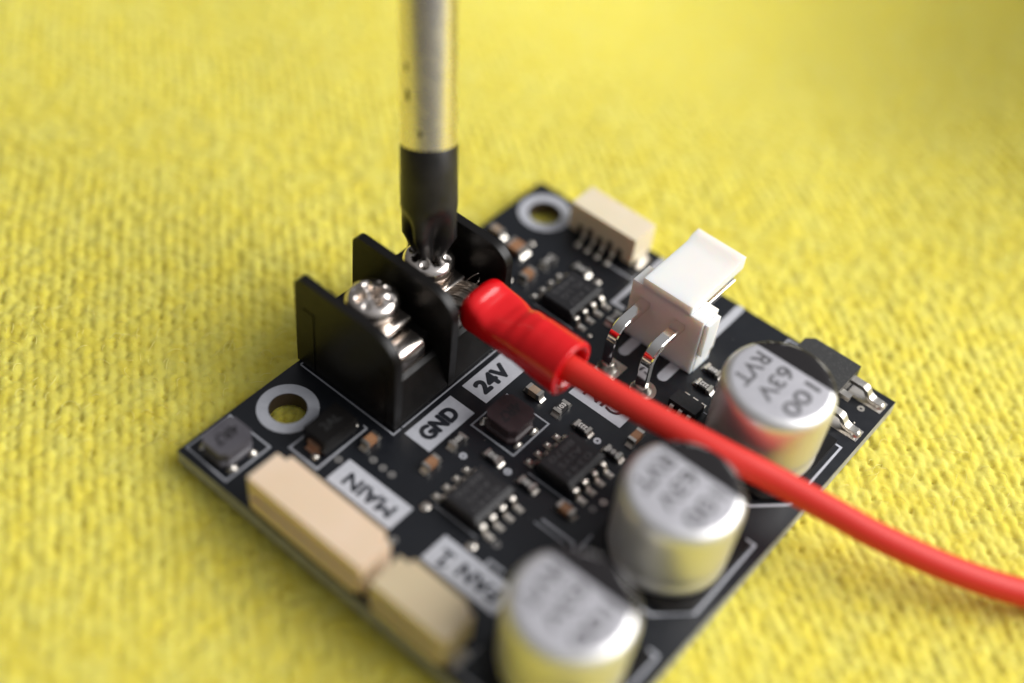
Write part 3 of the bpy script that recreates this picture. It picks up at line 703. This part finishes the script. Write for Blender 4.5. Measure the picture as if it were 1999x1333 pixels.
# flattened tinned strands reaching under the clamp plate
for k in range(22):
    yy = (k-10.5)/10.5; bm = bmesh.new(); zz = random.uniform(-.12, .3)
    path = catmull([(7.2, 25.95+yy*1.55, 6.35+zz*.3), (8.3, 25.95+yy*1.75, 6.75+zz), (9.5, 25.95+yy*1.55+random.uniform(-.1, .1), 7.55+zz), (11.4, 25.95+yy*1.25, 7.85+zz)], 6)
    sweep(bm, path, lambda i, t: circ(.125, 7)); obj("wire_strand", bm, M['strand'], wire, True)
for a in range(3):    # stray hairs
    bm = bmesh.new(); x, y = random.uniform(8.6, 10.4), 25.95+random.uniform(.6, 2.2)
    sweep(bm, catmull([(x, y-.6, 7.6), (x+.3, y, 8.2), (x+.2+random.uniform(-.3, .6), y+.5, 8.2+random.uniform(0, .4))], 4), lambda i, t: circ(.035, 6)); obj("wire_strand", bm, M['strand'], wire, True)
bm = bmesh.new(); prism(bm, [(6.9, 24.0), (8.3, 24.0), (9.9, 24.6), (11.2, 24.9), (11.2, 27.0), (9.9, 27.3), (8.3, 27.9), (6.9, 27.9)], 2, 6.22, 6.34); 
for v in bm.verts: v.co.z += max(0, (v.co.x-8.2))*.32
obj("crimp_tongue", bm, M['bright'], wire, bevel=.04, seg=1)

# ------------------------------------------------------------------ screwdriver
sd = thing("screwdriver", "steel screwdriver with black tip pressed into the further terminal screw", "screwdriver")
tip = Vector((5.25, 26.0, 8.72)); top = Vector((-1.35, 31.75, 30.6)); ax = (top-tip).normalized()
q = ax.to_track_quat('Z', 'Y'); MX = Matrix.Translation(tip) @ q.to_matrix().to_4x4()
def place(bm): bmesh.ops.transform(bm, matrix=MX, verts=bm.verts)
bm = bmesh.new(); lathe(bm, [(2.50, 10.95), (2.50, 30), (2.50, 75)], (0, 0), 64); place(bm); shaft = obj("shaft", bm, M['chrome'], sd, auto=.8)
# black cross-point tip: four flutes cut into a cone
bm = bmesh.new(); n = 96; rows = []
Z = [0, .3, .8, 1.3, 1.9, 2.5, 3.1, 3.7, 4.2, 4.6, 5.0, 5.4, 5.8, 6.3, 8, 10.9, 11.1]
for z in Z:
    rb = 1.15+z*.55 if z < 1.3 else min(2.58, 1.86+(z-1.3)*.60)
    if z > 11: rb = 2.5
    row = []
    for i in range(n):
        a = 2*math.pi*i/n; depth = max(0, min(1, (5.4-z)/3.0)); c = abs(math.cos(2*(a+.5)))   # wings where c=1
        f = 1-depth*.62*(1-min(1, (c**2.2)*1.05))
        row.append(bm.verts.new((rb*f*math.cos(a), rb*f*math.sin(a), z)))
    rows.append(row)
for a, b in zip(rows, rows[1:]):
    for i in range(n): bm.faces.new((a[i], a[(i+1) % n], b[(i+1) % n], b[i]))
bm.faces.new(rows[0][::-1]); bm.faces.new(rows[-1]); place(bm); obj("tip", bm, M['bit'], sd, auto=.7)
# small dark stamped marks on the shaft (facing the camera side)
vw = (Vector(cam.location)/S-tip); inv = q.inverted(); vl = inv @ vw; a0 = math.atan2(vl.y, vl.x)
for da, zc, hw, hh in ((-.30, 12.6, .16, .28), (-.80, 15.8, .22, .55), (-.85, 18.2, .18, .4)):
    bm = bmesh.new(); N = 6; R2 = 2.508; g = []
    for j in (-1, 0, 1):
        k = (1-.35*abs(j))
        g.append([bm.verts.new((R2*math.cos(a0+da+hw/2.5*k*(i/N*2-1)), R2*math.sin(a0+da+hw/2.5*k*(i/N*2-1)), zc+hh*j)) for i in range(N+1)])
    for a, b in zip(g, g[1:]):
        for i in range(N): bm.faces.new((a[i], a[i+1], b[i+1], b[i]))
    place(bm); obj("stamped_mark", bm, M['bit'], shaft)

# pale dust on the front of the terminal block and around it
bm = bmesh.new()
for k in range(70):
    x = random.uniform(10.9, 12.4) if k < 30 else random.uniform(1, 43); y = random.uniform(22.8, 28.8) if k < 30 else random.uniform(1, 49)
    z = max(0.03, (12.05-x)*3.45/1.5+.02) if k < 30 else .03
    r = random.uniform(.015, .045); disc(bm, x, y, r, z-.01, z+.02, 5, random.uniform(.5, 1))
o = obj("dust", bm, M['resw'], board); o['kind'] = 'stuff'
